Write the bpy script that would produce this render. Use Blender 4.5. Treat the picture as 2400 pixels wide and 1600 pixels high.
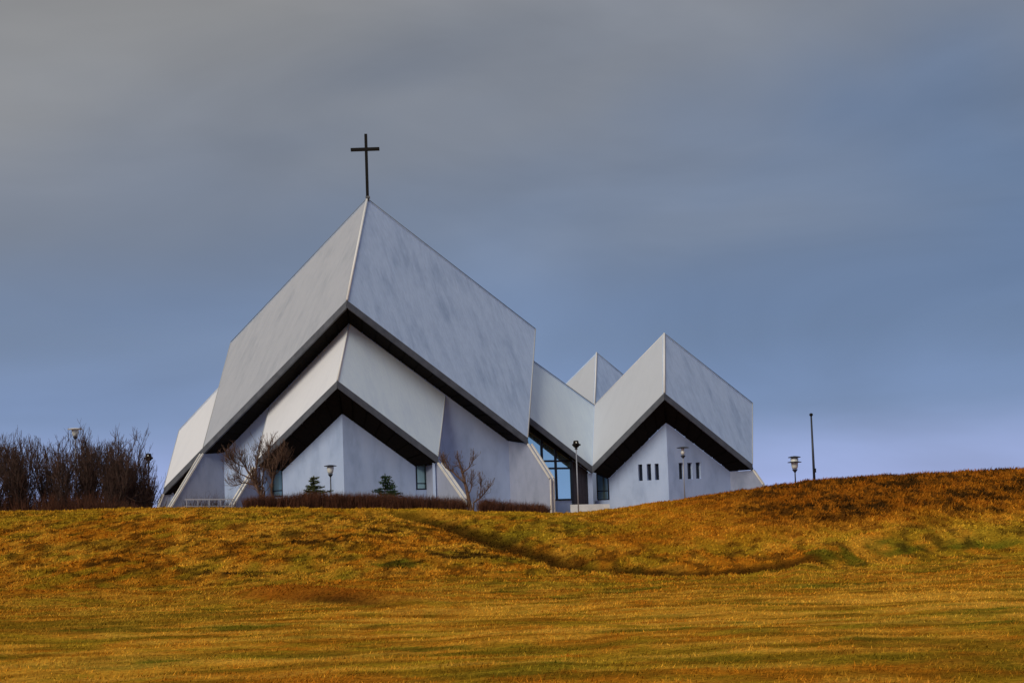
import bpy, math, random
import numpy as np
from mathutils import Vector, Matrix
from mathutils.geometry import tessellate_polygon
from math import radians, sin, cos, pi

for o in list(bpy.data.objects): bpy.data.objects.remove(o)
S = bpy.context.scene
COL = S.collection

# ------------------------------------------------------------------ camera
cd = bpy.data.cameras.new('camera'); cam = bpy.data.objects.new('camera', cd); COL.objects.link(cam)
cd.sensor_width = 36.0; cd.lens = 45.0; cd.shift_y = 237/2400; cd.clip_start = .1; cd.clip_end = 5000
cam.matrix_world = Matrix.Translation((0, 0, 1.6)) @ Matrix.Rotation(radians(93.5), 4, 'X') @ Matrix.Rotation(radians(-2.0), 4, 'Z')
S.camera = cam
S.render.engine = 'CYCLES'
S.render.resolution_x, S.render.resolution_y = 1024, 682

# ------------------------------------------------------------------ sky, sun, exposure
SUN_DIR = Vector((-.46, -.64, .60)).normalized()          # towards the sun: behind the photographer, to the left
wd = bpy.data.worlds.new('World'); S.world = wd; wd.use_nodes = True
nt = wd.node_tree; nt.nodes.clear()
def wn(t, **k):
    n = nt.nodes.new(t)
    for a, b in k.items(): setattr(n, a, b)
    return n
lk = nt.links.new
out = wn('ShaderNodeOutputWorld')
sky = wn('ShaderNodeTexSky', sky_type='NISHITA', sun_disc=False)
sky.sun_elevation = math.asin(SUN_DIR.z); sky.sun_rotation = math.atan2(SUN_DIR.x, SUN_DIR.y)
sky.air_density = 1.2; sky.dust_density = .6; sky.ozone_density = 2.0
bgs = wn('ShaderNodeBackground'); bgs.inputs[1].default_value = .10; lk(sky.outputs[0], bgs.inputs[0])
tc = wn('ShaderNodeTexCoord')
sep = wn('ShaderNodeSeparateXYZ'); lk(tc.outputs['Generated'], sep.inputs[0])
mp = wn('ShaderNodeMapping'); mp.inputs['Scale'].default_value = (1.0, 1.0, 2.6); mp.inputs['Location'].default_value = (3.1, 0.4, .35)
lk(tc.outputs['Generated'], mp.inputs[0])
nz = wn('ShaderNodeTexNoise'); nz.inputs['Scale'].default_value = 1.5; nz.inputs['Detail'].default_value = 4; nz.inputs['Roughness'].default_value = .42; nz.inputs['Distortion'].default_value = .35
lk(mp.outputs[0], nz.inputs['Vector'])
# overcast deck: slate blue to warm grey by the noise, paler and bluer towards the horizon
el = wn('ShaderNodeMapRange'); el.inputs['From Min'].default_value = 0; el.inputs['From Max'].default_value = .36; lk(sep.outputs['Z'], el.inputs[0])
rampA = wn('ShaderNodeValToRGB'); rampB = wn('ShaderNodeValToRGB')
def ramp(r, stops):
    r.color_ramp.interpolation = 'EASE'
    e = r.color_ramp.elements
    while len(e) < len(stops): e.new(.5)
    for k, (p, c) in enumerate(stops): e[k].position = p; e[k].color = (*c, 1)
ramp(rampA, [(0, (.38, .47, .90)), (.10, (.29, .38, .72)), (.24, (.155, .235, .45)), (.40, (.130, .195, .355)), (.70, (.112, .168, .288)), (1, (.11, .155, .25))])
ramp(rampB, [(0, (.38, .47, .90)), (.10, (.29, .38, .72)), (.24, (.17, .24, .43)), (.42, (.178, .230, .352)), (.64, (.220, .240, .292)), (.90, (.305, .298, .290))])
lk(el.outputs[0], rampA.inputs[0]); lk(el.outputs[0], rampB.inputs[0])
dp = wn('ShaderNodeVectorMath', operation='DOT_PRODUCT'); lk(tc.outputs['Generated'], dp.inputs[0]); dp.inputs[1].default_value = (-1.5, 0, 2.6)   # the deck thins to grey towards the sun's side and overhead
ad = wn('ShaderNodeMath', operation='MULTIPLY_ADD'); lk(nz.outputs['Fac'], ad.inputs[0]); ad.inputs[1].default_value = 2.4; lk(dp.outputs['Value'], ad.inputs[2])
cm = wn('ShaderNodeMapRange', interpolation_type='SMOOTHSTEP'); cm.inputs['From Min'].default_value = 1.05; cm.inputs['From Max'].default_value = 2.35; lk(ad.outputs[0], cm.inputs[0])
mixc = wn('ShaderNodeMix', data_type='RGBA'); lk(cm.outputs[0], mixc.inputs[0]); lk(rampA.outputs[0], mixc.inputs[6]); lk(rampB.outputs[0], mixc.inputs[7])
mp2 = wn('ShaderNodeMapping'); mp2.inputs['Scale'].default_value = (1.0, 1.0, 3.2); mp2.inputs['Location'].default_value = (8.3, 2.2, 1.1); mp2.inputs['Rotation'].default_value = (0, .25, 0); lk(tc.outputs['Generated'], mp2.inputs[0])
nz2 = wn('ShaderNodeTexNoise'); nz2.inputs['Scale'].default_value = 2.7; nz2.inputs['Detail'].default_value = 5; nz2.inputs['Roughness'].default_value = .5; nz2.inputs['Distortion'].default_value = .6; lk(mp2.outputs[0], nz2.inputs['Vector'])
cl = wn('ShaderNodeMapRange'); cl.inputs['From Min'].default_value = .3; cl.inputs['From Max'].default_value = .7; cl.inputs['To Min'].default_value = .85; cl.inputs['To Max'].default_value = 1.15; lk(nz2.outputs['Fac'], cl.inputs[0])
bgc = wn('ShaderNodeBackground'); lk(cl.outputs[0], bgc.inputs[1]); lk(mixc.outputs[2], bgc.inputs[0])
mx = wn('ShaderNodeMixShader'); mx.inputs[0].default_value = .90; lk(bgs.outputs[0], mx.inputs[1]); lk(bgc.outputs[0], mx.inputs[2])
lk(mx.outputs[0], out.inputs[0])

sl = bpy.data.lights.new('sun', 'SUN'); sl.energy = 2.0; sl.angle = radians(28); sl.color = (1, .88, .70)
so = bpy.data.objects.new('sun', sl); COL.objects.link(so); so.location = (-30, -40, 60)
so.rotation_euler = (-SUN_DIR).to_track_quat('-Z', 'Y').to_euler()
S.view_settings.view_transform = 'Standard'; S.view_settings.look = 'None'; S.view_settings.exposure = 0; S.view_settings.gamma = 1

# ------------------------------------------------------------------ measured points of the building (metres)
K={
 'B':(-8.83,70.00,14.07),
 'D':(0.95,76.35,6.54),
 'L':(-18.58,76.83,6.67),
 'A':(-8.09,74.95,20.97),
 'R':(1.76,81.62,13.84),
 'C':(-17.91,82.03,13.73),
 'W':(-8.96,71.70,13.04),
 'ER':(-0.21,77.38,6.42),
 'EL':(-17.54,77.71,6.34),
 'FR0':(2.15,75.30,4.02),
 'FR1':(2.12,75.33,1.66),
 'FL0':(-20.14,75.50,3.22),
 'FL1':(-20.24,75.41,3.02),
 'PTR':(-3.83,75.03,9.07),
 'PTL':(-14.26,75.41,8.81),
 'PB':(-9.37,69.20,9.55),
 'PD':(-4.21,72.47,5.40),
 'PL':(-14.64,73.09,5.58),
 'PW':(-9.36,70.80,7.87),
 'PE':(-5.58,73.26,4.90),
 'PEL':(-13.25,73.52,4.90),
 'PE2':(-5.00,73.64,4.43),
 'PEL2':(-14.00,74.05,4.29),
 'pw0':(-5.52,73.30,4.83),
 'pw1':(-5.04,73.61,3.62),
 'pwl0':(-13.28,73.54,4.87),
 'pwl1':(-13.92,74.00,4.02),
 'PF0':(-2.68,70.20,2.78),
 'PF1':(-2.54,69.99,2.54),
 'PFL0':(-15.71,71.50,2.94),
 'PFL1':(-15.79,71.39,2.78),
 'V':(5.02,81.00,4.90),
 'P1':(1.17,78.50,7.91),
 'B2':(9.41,77.93,9.10),
 'A2':(9.92,80.84,13.16),
 'D2':(15.31,81.77,4.70),
 'VT':(5.51,84.01,9.02),
 'T3':(16.12,85.07,8.89),
 'P1T':(1.52,81.18,11.75),
 'W2':(9.63,79.53,7.38),
 'W2L':(6.12,81.99,4.10),
 'W2R':(13.95,82.34,4.28),
 'W2LL':(5.24,82.61,3.63),
 'RW0':(5.40,82.49,4.53),
 'RW1':(5.99,82.08,2.77),
 'RWt':(5.36,82.52,3.37),
 'WF0':(15.86,81.54,3.36),
 'WF1':(15.83,81.55,2.55),
 'G0':(1.09,79.40,7.20),
 'G1':(3.69,81.09,5.37),
 'Gm1':(1.83,79.88,5.81),
 'Gm2':(2.69,80.44,4.73),
 'Gt1':(2.64,80.41,5.27),
 'Gt2':(2.62,80.40,4.81),
 'Gb':(2.55,80.35,2.83),
 'Gd0':(3.92,81.24,4.72),
 'Gd1':(4.79,81.80,2.53),
 'G2':(5.07,81.98,4.44),
 'Gbl':(2.14,80.08,2.84),
 'LW0':(3.31,75.50,2.45),
 'LW1':(5.59,75.00,2.41),
 'QB':(5.91,90.00,9.55),
 'Q':(6.40,92.94,13.65),
 'QL':(4.19,94.56,11.70),
 'QR':(8.24,94.08,12.22),
 'QLB':(3.06,91.99,6.93),
 'QRB':(9.23,92.16,7.13),
 'LW_a':(-22.14,85.07,8.42),
 'LW_b':(-22.41,82.04,4.50),
 'LW_c':(-19.32,79.91,6.87),
 'LW_d':(-18.93,82.91,10.96),
 'X0':(-8.05,74.95,21.07),
 'X1':(-8.08,74.95,24.86),
 'XL':(-8.93,74.95,23.93),
 'XR':(-7.26,74.95,23.96),
 'XC':(-8.07,74.95,23.95),
}
SLITS=[ ((7.94,80.71,4.88),(8.10,80.60,3.85)),((8.45,80.36,4.88),(8.61,80.25,3.85)),((8.91,80.04,4.87),(9.06,79.93,3.85)),((10.41,80.04,4.87),(10.64,80.19,3.85)),((11.00,80.42,4.87),(11.25,80.58,3.85)),((11.59,80.80,4.89),(11.83,80.96,3.87)) ]
BROW=[ (-27.1,2.87),(-21.9,2.79),(-15.6,2.70),(-9.8,2.55),(-4.0,2.26),(0.7,1.90),(2.2,1.79),(3.7,1.87),(5.7,2.07),(7.6,2.30),(9.6,2.50),(11.3,2.67),(12.5,2.82),(14.0,2.96),(16.4,3.02),(19.3,3.03),(21.8,3.04),(25.1,3.02) ]


# ------------------------------------------------------------------ helpers
def V3(p): return Vector(p)
def k(n): return Vector(K[n])
def tag(o, label=None, cat=None, group=None, kind=None):
    if label: o['label'] = label
    if cat: o['category'] = cat
    if group: o['group'] = group
    if kind: o['kind'] = kind
    return o
def empty(name, loc, label, cat, group=None):
    o = bpy.data.objects.new(name, None); COL.objects.link(o); o.location = loc; o.empty_display_size = .3
    return tag(o, label, cat, group)
def origin_of(o):
    v = Vector((0, 0, 0))
    while o: v += o.location; o = o.parent
    return v
class MB:
    def __init__(s): s.v = []; s.f = []
    def add(s, vs, fs):
        n = len(s.v); s.v += [tuple(p) for p in vs]; s.f += [tuple(i+n for i in f) for f in fs]; return s
    def prism(s, poly, off):
        n = len(poly); off = V3(off); a = [V3(p) for p in poly]; b = [p+off for p in a]
        fs = [tuple(range(n)), tuple(range(2*n-1, n-1, -1))] + [(i, i+n, (i+1) % n+n, (i+1) % n) for i in range(n)]
        return s.add(a+b, fs)
    def box(s, c, sx, sy, sz, rz=0):
        c = V3(c); R = Matrix.Rotation(rz, 3, 'Z')
        vs = [c+R @ Vector((x*sx/2, y*sy/2, z*sz/2)) for x in (-1, 1) for y in (-1, 1) for z in (-1, 1)]
        return s.add(vs, [(0, 1, 3, 2), (4, 6, 7, 5), (0, 4, 5, 1), (2, 3, 7, 6), (0, 2, 6, 4), (1, 5, 7, 3)])
    def bar(s, p, q, w, h, up=(0, 0, 1)):
        p, q = V3(p), V3(q); d = (q-p).normalized(); u = V3(up); x = d.cross(u)
        if x.length < 1e-3: x = d.cross(Vector((0, 1, 0)))
        x.normalize(); u = x.cross(d).normalized()
        vs = [e+x*(a*w/2)+u*(b*h/2) for e in (p, q) for a, b in ((-1, -1), (1, -1), (1, 1), (-1, 1))]
        return s.add(vs, [(3, 2, 1, 0), (4, 5, 6, 7)]+[(i, (i+1) % 4, (i+1) % 4+4, i+4) for i in range(4)])
    def tube(s, pts, rs, n=8, cap=True):
        pts = [V3(p) for p in pts]; m = len(pts); vs = []; prev = None
        for i in range(m):
            d = (pts[min(i+1, m-1)]-pts[max(i-1, 0)]).normalized()
            if prev is None:
                x = d.cross(Vector((0, 0, 1))); x = x if x.length > 1e-2 else Vector((1, 0, 0))
            else: x = prev-d*prev.dot(d)
            x.normalize(); prev = x; y = d.cross(x)
            for j in range(n):
                a = 2*pi*j/n; vs.append(pts[i]+(x*cos(a)+y*sin(a))*rs[i])
        fs = [(i*n+j, i*n+(j+1) % n, (i+1)*n+(j+1) % n, (i+1)*n+j) for i in range(m-1) for j in range(n)]
        if cap: fs += [tuple(range(n-1, -1, -1)), tuple((m-1)*n+j for j in range(n))]
        return s.add(vs, fs)
    def lathe(s, c, prof, n=20):
        c = V3(c); vs = []; m = len(prof)
        for r, z in prof:
            for j in range(n): a = 2*pi*j/n; vs.append(c+Vector((r*cos(a), r*sin(a), z)))
        fs = [(i*n+j, i*n+(j+1) % n, (i+1)*n+(j+1) % n, (i+1)*n+j) for i in range(m-1) for j in range(n)]
        fs += [tuple(range(n-1, -1, -1)), tuple((m-1)*n+j for j in range(n))]
        return s.add(vs, fs)
    def build(s, name, mat, parent=None, smooth=False, fix=True):
        org = origin_of(parent) if parent else Vector((0, 0, 0))
        me = bpy.data.meshes.new(name)
        me.from_pydata([tuple(V3(p)-org) for p in s.v], [], s.f)
        if fix:
            import bmesh
            bm = bmesh.new(); bm.from_mesh(me); bmesh.ops.recalc_face_normals(bm, faces=bm.faces[:]); bm.to_mesh(me); bm.free()
        me.materials.append(mat)
        if smooth:
            me.polygons.foreach_set('use_smooth', [True]*len(me.polygons))
        o = bpy.data.objects.new(name, me); COL.objects.link(o)
        if parent: o.parent = parent
        return o

# ------------------------------------------------------------------ materials
def mat(name, col=(.5, .5, .5), rough=.6, metal=0, spec=.5):
    m = bpy.data.materials.new(name); m.use_nodes = True
    b = m.node_tree.nodes['Principled BSDF']
    b.inputs['Base Color'].default_value = (*col, 1); b.inputs['Roughness'].default_value = rough
    b.inputs['Metallic'].default_value = metal; b.inputs['Specular IOR Level'].default_value = spec
    return m
def noisy(name, stops, scale=3, rough=.7, detail=6, nrough=.6, vec='Object', vscale=(1, 1, 1), bump=0, bscale=40, spec=.4, rot=(0, 0, 0)):
    m = mat(name, rough=rough, spec=spec); t = m.node_tree; b = t.nodes['Principled BSDF']
    c = t.nodes.new('ShaderNodeTexCoord'); p = t.nodes.new('ShaderNodeMapping'); p.inputs['Scale'].default_value = vscale; p.inputs['Rotation'].default_value = rot
    t.links.new(c.outputs[vec], p.inputs[0])
    n = t.nodes.new('ShaderNodeTexNoise'); n.inputs['Scale'].default_value = scale; n.inputs['Detail'].default_value = detail; n.inputs['Roughness'].default_value = nrough
    t.links.new(p.outputs[0], n.inputs['Vector'])
    r = t.nodes.new('ShaderNodeValToRGB'); e = r.color_ramp.elements
    while len(e) < len(stops): e.new(.5)
    for i, (q, cc) in enumerate(stops): e[i].position = q; e[i].color = (*cc, 1)
    t.links.new(n.outputs['Fac'], r.inputs[0]); t.links.new(r.outputs[0], b.inputs['Base Color'])
    if bump:
        n2 = t.nodes.new('ShaderNodeTexNoise'); n2.inputs['Scale'].default_value = bscale; n2.inputs['Detail'].default_value = 4
        t.links.new(c.outputs['Object'], n2.inputs['Vector'])
        bp = t.nodes.new('ShaderNodeBump'); bp.inputs['Strength'].default_value = bump; bp.inputs['Distance'].default_value = .02
        t.links.new(n2.outputs['Fac'], bp.inputs['Height']); t.links.new(bp.outputs[0], b.inputs['Normal'])
    return m
def roof_material(name, amount, base, stain):
    m = mat(name, rough=.5, spec=.3); t = m.node_tree; b = t.nodes['Principled BSDF']
    c = t.nodes.new('ShaderNodeTexCoord')
    def nz(vs, sc, det, loc=(0, 0, 0)):
        p = t.nodes.new('ShaderNodeMapping'); p.inputs['Scale'].default_value = vs; p.inputs['Location'].default_value = loc; t.links.new(c.outputs['UV'], p.inputs[0])
        n = t.nodes.new('ShaderNodeTexNoise'); n.inputs['Scale'].default_value = sc; n.inputs['Detail'].default_value = det; n.inputs['Roughness'].default_value = .62
        t.links.new(p.outputs[0], n.inputs['Vector']); return n.outputs['Fac']
    def rp(x, a, bb):
        q = t.nodes.new('ShaderNodeMapRange'); q.inputs['From Min'].default_value = a; q.inputs['From Max'].default_value = bb; t.links.new(x, q.inputs[0]); return q.outputs[0]
    streak = rp(nz((1.1, .24, 1), 1.5, 6), .42, .72)          # rain streaks down the slope
    patch = rp(nz((.5, .28, 1), .9, 5, (7, 3, 0)), .35, .70)    # broad weathered areas
    fine = rp(nz((4, .9, 1), 2.0, 6, (2, 9, 0)), .36, .66)
    mm = t.nodes.new('ShaderNodeMath'); mm.operation = 'MULTIPLY'; t.links.new(streak, mm.inputs[0]); t.links.new(patch, mm.inputs[1])
    m2 = t.nodes.new('ShaderNodeMath'); m2.operation = 'MULTIPLY_ADD'; t.links.new(fine, m2.inputs[0]); m2.inputs[1].default_value = .28; t.links.new(mm.outputs[0], m2.inputs[2])
    mx = t.nodes.new('ShaderNodeMix'); mx.data_type = 'RGBA'
    mx.inputs[6].default_value = (*base, 1); mx.inputs[7].default_value = (*stain, 1)
    m3 = t.nodes.new('ShaderNodeMath'); m3.operation = 'MULTIPLY'; m3.use_clamp = True; m3.inputs[1].default_value = amount; t.links.new(m2.outputs[0], m3.inputs[0])
    t.links.new(m3.outputs[0], mx.inputs[0]); t.links.new(mx.outputs[2], b.inputs['Base Color'])
    return m
M = {}
M['roof'] = roof_material('weathered_shade_roof_paint', 1.0, (.54, .68, .92), (.28, .39, .60)); M['roof2'] = roof_material('clean_lit_roof_paint', .25, (.53, .57, .64), (.32, .36, .43))  # copies of one paint: blue shade painted into right-facing roofs, lit tone into left
M['roof3'] = roof_material('lightly_weathered_lit_roof_paint', .8, (.46, .49, .56), (.28, .32, .39)); M['roof4'] = roof_material('bright_shade_roof_paint', .55, (.74, .87, .98), (.48, .60, .82)); M['roof5'] = roof_material('bright_lit_roof_paint', .35, (.79, .82, .89), (.52, .56, .66))  # same lit and shaded copies; porch and side roof brightness is painted in too
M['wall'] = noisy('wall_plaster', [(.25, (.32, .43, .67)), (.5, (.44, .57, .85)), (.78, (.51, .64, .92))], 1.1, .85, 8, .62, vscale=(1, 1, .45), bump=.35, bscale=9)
M['fin'] = noisy('shaded_buttress_wall', [(.25, (.24, .29, .42)), (.5, (.33, .38, .53)), (.78, (.39, .44, .60))], 1.1, .85, 8, .62, vscale=(1, 1, .45), bump=.35, bscale=9)  # wall colour darkened: shade on the buttress fins is painted in
M['fascia'] = noisy('fascia_grey', [(.3, (.072, .082, .105)), (.7, (.125, .14, .175))], 2, .6)
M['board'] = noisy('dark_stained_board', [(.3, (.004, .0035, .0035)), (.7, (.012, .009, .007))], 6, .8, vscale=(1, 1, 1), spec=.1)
M['trim'] = mat('white_trim', (.80, .80, .80), .45)
M['coping'] = noisy('pale_coping', [(.3, (.62, .60, .56)), (.7, (.80, .78, .73))], 4, .6)
M['verge'] = mat('grey_verge', (.42, .44, .47), .5)
M['edge'] = mat('dark_edge_flashing', (.10, .11, .13), .5)
M['black'] = mat('black_iron', (.008, .0075, .0075), .7, 0, .15)
M['frame'] = mat('dark_blue_frame', (.010, .014, .028), .45)
M['door'] = noisy('dark_door_wood', [(.3, (.035, .032, .045)), (.7, (.07, .065, .085))], 3, .6, vscale=(6, 6, .5))
def glass():
    m = mat('window_glass', (.05, .13, .20), .06, 0, 1.0); b = m.node_tree.nodes['Principled BSDF']
    b.inputs['Metallic'].default_value = .88; b.inputs['Base Color'].default_value = (.50, .74, .74, 1)
    t = m.node_tree; n = t.nodes.new('ShaderNodeTexNoise'); n.inputs['Scale'].default_value = .8
    bp = t.nodes.new('ShaderNodeBump'); bp.inputs['Strength'].default_value = .05; t.links.new(n.outputs['Fac'], bp.inputs['Height']); t.links.new(bp.outputs[0], b.inputs['Normal'])
    return m
M['glass'] = glass()
M['darkglass'] = mat('dark_slit_glass', (.012, .018, .035), .12, 0, .5)
M['rail'] = mat('grey_rail', (.33, .34, .40), .5)
M['pole'] = mat('pale_metal_pole', (.30, .32, .38), .45, .2)
M['darkpole'] = mat('dark_metal', (.03, .035, .05), .5, .2)
M['opal'] = mat('opal_lamp_glass', (.75, .77, .74), .35)
M['bark'] = noisy('bark', [(.3, (.028, .017, .012)), (.7, (.075, .048, .034))], 8, .9)
M['twig'] = noisy('twig', [(.3, (.035, .020, .016)), (.7, (.105, .058, .045))], 3, .9)
M['redtwig'] = noisy('red_brown_twig', [(.3, (.045, .016, .009)), (.7, (.15, .056, .028))], 2.5, .9)
M['bark2'] = noisy('tan_bark', [(.3, (.06, .033, .022)), (.7, (.19, .11, .075))], 8, .9)
M['needle'] = noisy('spruce_needles', [(.3, (.010, .028, .014)), (.7, (.045, .095, .030))], 4, .8)
M['needle2'] = noisy('yellow_green_needles', [(.3, (.020, .034, .010)), (.7, (.11, .125, .03))], 4, .8)
M['concrete'] = noisy('pale_concrete', [(.3, (.50, .53, .58)), (.7, (.66, .69, .73))], 2, .85)

# ------------------------------------------------------------------ terrain
def _hash(i,j,seed):
    n=(i.astype(np.int64)*374761393+j.astype(np.int64)*668265263+seed*974634777)&0xffffffff
    n=((n^(n>>13))*1274126177)&0xffffffff
    n=n^(n>>16)
    return (n&0xffff)/65535.0
def vnoise(x,y,seed=0):
    x=np.asarray(x,float);y=np.asarray(y,float)
    i=np.floor(x);j=np.floor(y);u=x-i;v=y-j
    u=u*u*(3-2*u);v=v*v*(3-2*v)
    a=_hash(i,j,seed);b=_hash(i+1,j,seed);c=_hash(i,j+1,seed);d=_hash(i+1,j+1,seed)
    return (a*(1-u)+b*u)*(1-v)+(c*(1-u)+d*u)*v
def fbm(x,y,seed=0,oct=4):
    s=0;a=.5;t=0
    for k in range(oct):
        s=s+a*vnoise(x*2**k+17.3*k,y*2**k-9.1*k,seed+k);t+=a;a*=.5
    return s/t
def sst(a,b,x):
    t=np.clip((x-a)/(b-a),0,1);return t*t*(3-2*t)
def polyd(x,y,pts):
    """distance to a polyline and parameter along it (0..1)"""
    best=np.full(np.shape(x),1e9);par=np.zeros(np.shape(x));n=len(pts)-1
    for k in range(n):
        (ax,ay),(bx,by)=pts[k],pts[k+1]
        dx,dy=bx-ax,by-ay
        t=np.clip(((x-ax)*dx+(y-ay)*dy)/(dx*dx+dy*dy),0,1)
        d=np.hypot(x-ax-t*dx,y-ay-t*dy)
        m=d<best;best=np.where(m,d,best);par=np.where(m,(k+t)/n,par)
    return best,par
def gbase(x,y):
    bx=[b[0] for b in BROW];bz=[b[1] for b in BROW]
    h=(np.interp(x-1.2,bx,bz)+np.interp(x,bx,bz)*2+np.interp(x+1.2,bx,bz))/4
    far=sst(58,67,y)
    return h*sst(26,58,y)-.42*far-.5*sst(110,300,y)
GULLY = [(-4.6, 53.8), (-4.3, 53.0), (-3.3, 50.8), (-2.4, 48.6), (-0.8, 44.0), (0.6, 40.2), (1.7, 37.1), (2.8, 35.3), (3.9, 34.0), (5.2, 33.2), (6.6, 32.7), (7.6, 32.8)]
TERR = [(5.9, 30.4), (6.7, 31.1), (8.1, 34.0), (9.3, 35.6), (10.9, 36.1), (13.4, 35.4), (14.7, 35.0), (22, 34), (40, 32)]
SCARP = [(-6.1, 30.2), (-4.8, 28.1), (-3.6, 26.4), (-2.8, 25.7), (-2.4, 26.4)]
GREEN = [(-3.7, 36.1, 1.1, 1.0), (2.2, 28.0, 1.1, .9), (1.1, 26.9, .7, .5), (4.2, 22.9, 1.2, .7), (-4.4, 21.7, 1.0, .8), (10.4, 34.6, 1.3, .7), (6.7, 28.0, 1.6, .5),
         (-.3, 28.2, .7, .4), (-7.3, 21.6, 1.1, .7), (7.1, 20.0, 1.0, .5), (12.4, 34.6, 1.0, .5), (8.3, 33.6, .4, .9), (2.6, 18.2, 1.6, .35), (-1.0, 17.2, 1.5, .3), (4.6, 15.6, 1.1, .3), (-5.5, 16.5, 1.3, .35), (.6, 14.2, 1.2, .2), (-2.6, 21.5, 1.2, .4), (6.3, 17.2, 1.1, .3)]
DARK = [(-11.9, 37.8, 1.2, .9), (-7.9, 35.2, .9, .7), (-7.1, 33.8, .7, .6), (-11.4, 39.0, 1.6, .8), (-8.8, 43.1, 1.2, 1.4), (-4.6, 45.4, 1.0, 1.2), (16.1, 46.2, 2.2, 2.2), (11.9, 44.9, 2.0, 2.0),
        (15.2, 41.5, 1.7, 1.6), (15.7, 50.0, 2.4, 2.4), (19.5, 47, 2.4, 3), (9.6, 46.5, 1.8, 2.0), (-6.5, 41.5, .9, 1.2), (-1.6, 38.3, 1.3, .9)]
def blob(x, y, lst, seed):
    w = 0
    wx = x+1.1*(fbm(x*.9, y*.9, seed)-.5)*2; wy = y+1.1*(fbm(x*.9+40, y*.9, seed+7)-.5)*2
    for a, b, ra, rb in lst: w = np.maximum(w, np.exp(-((wx-a)/ra)**2-((wy-b)/rb)**2))
    return w
def height(x, y):
    z = gbase(x, y)
    near = sst(8, 14, y)*(1-sst(64, 72, y))
    hill = sst(7, 12, x)*sst(36, 42, y)*(1-sst(58, 62, y))            # rough heath on the hill at the right
    z = z+near*(.20*(fbm(x*.13, y*.13, 3)-.5)+.10*(fbm(x*.55, y*.55, 11)-.5))
    z = z+near*(.05+.11*sst(24, 36, y)+.10*hill)*(fbm(x*2.1, y*1.5, 23, 3)-.5)
    d, p = polyd(x, y, GULLY); fade = sst(0, .12, p)*(1-.75*sst(.6, 1, p))
    z = z-(.20*np.exp(-(d/.60)**2)+.22*np.exp(-(d/2.6)**2))*fade
    tx = [t[0] for t in GULLY]; s2 = y-np.interp(x, tx, [t[1] for t in GULLY])
    z = z+.085*sst(1.8, 3.2, x)*(1-sst(8.0, 9.5, x))*sst(-.25, .45, s2)*np.exp(-np.clip(s2-.45, 0, None)/2.2)*(s2 < 30)
    # bank of the terrace on the right
    d, p = polyd(x, y, TERR); ty = np.interp(x, [t[0] for t in TERR], [t[1] for t in TERR]); s = y-ty
    z = z+np.where(x > 5.5, .30*sst(5.6, 8.5, x)*sst(-1.6, .2, s)*np.exp(-np.clip(s-.2, 0, None)/3.0), 0)
    # small eroded bank on the left slope
    cx, cy = -4.0, 28.6; rx = (x-cx)*.72+(y-cy)*-.69; ry = (x-cx)*.69+(y-cy)*.72
    z = z+.26*np.exp(-(rx/2.9)**4)*sst(-1.15, -.55, ry)*np.exp(-np.clip(ry+.4, 0, None)/1.3)
    return z
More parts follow.
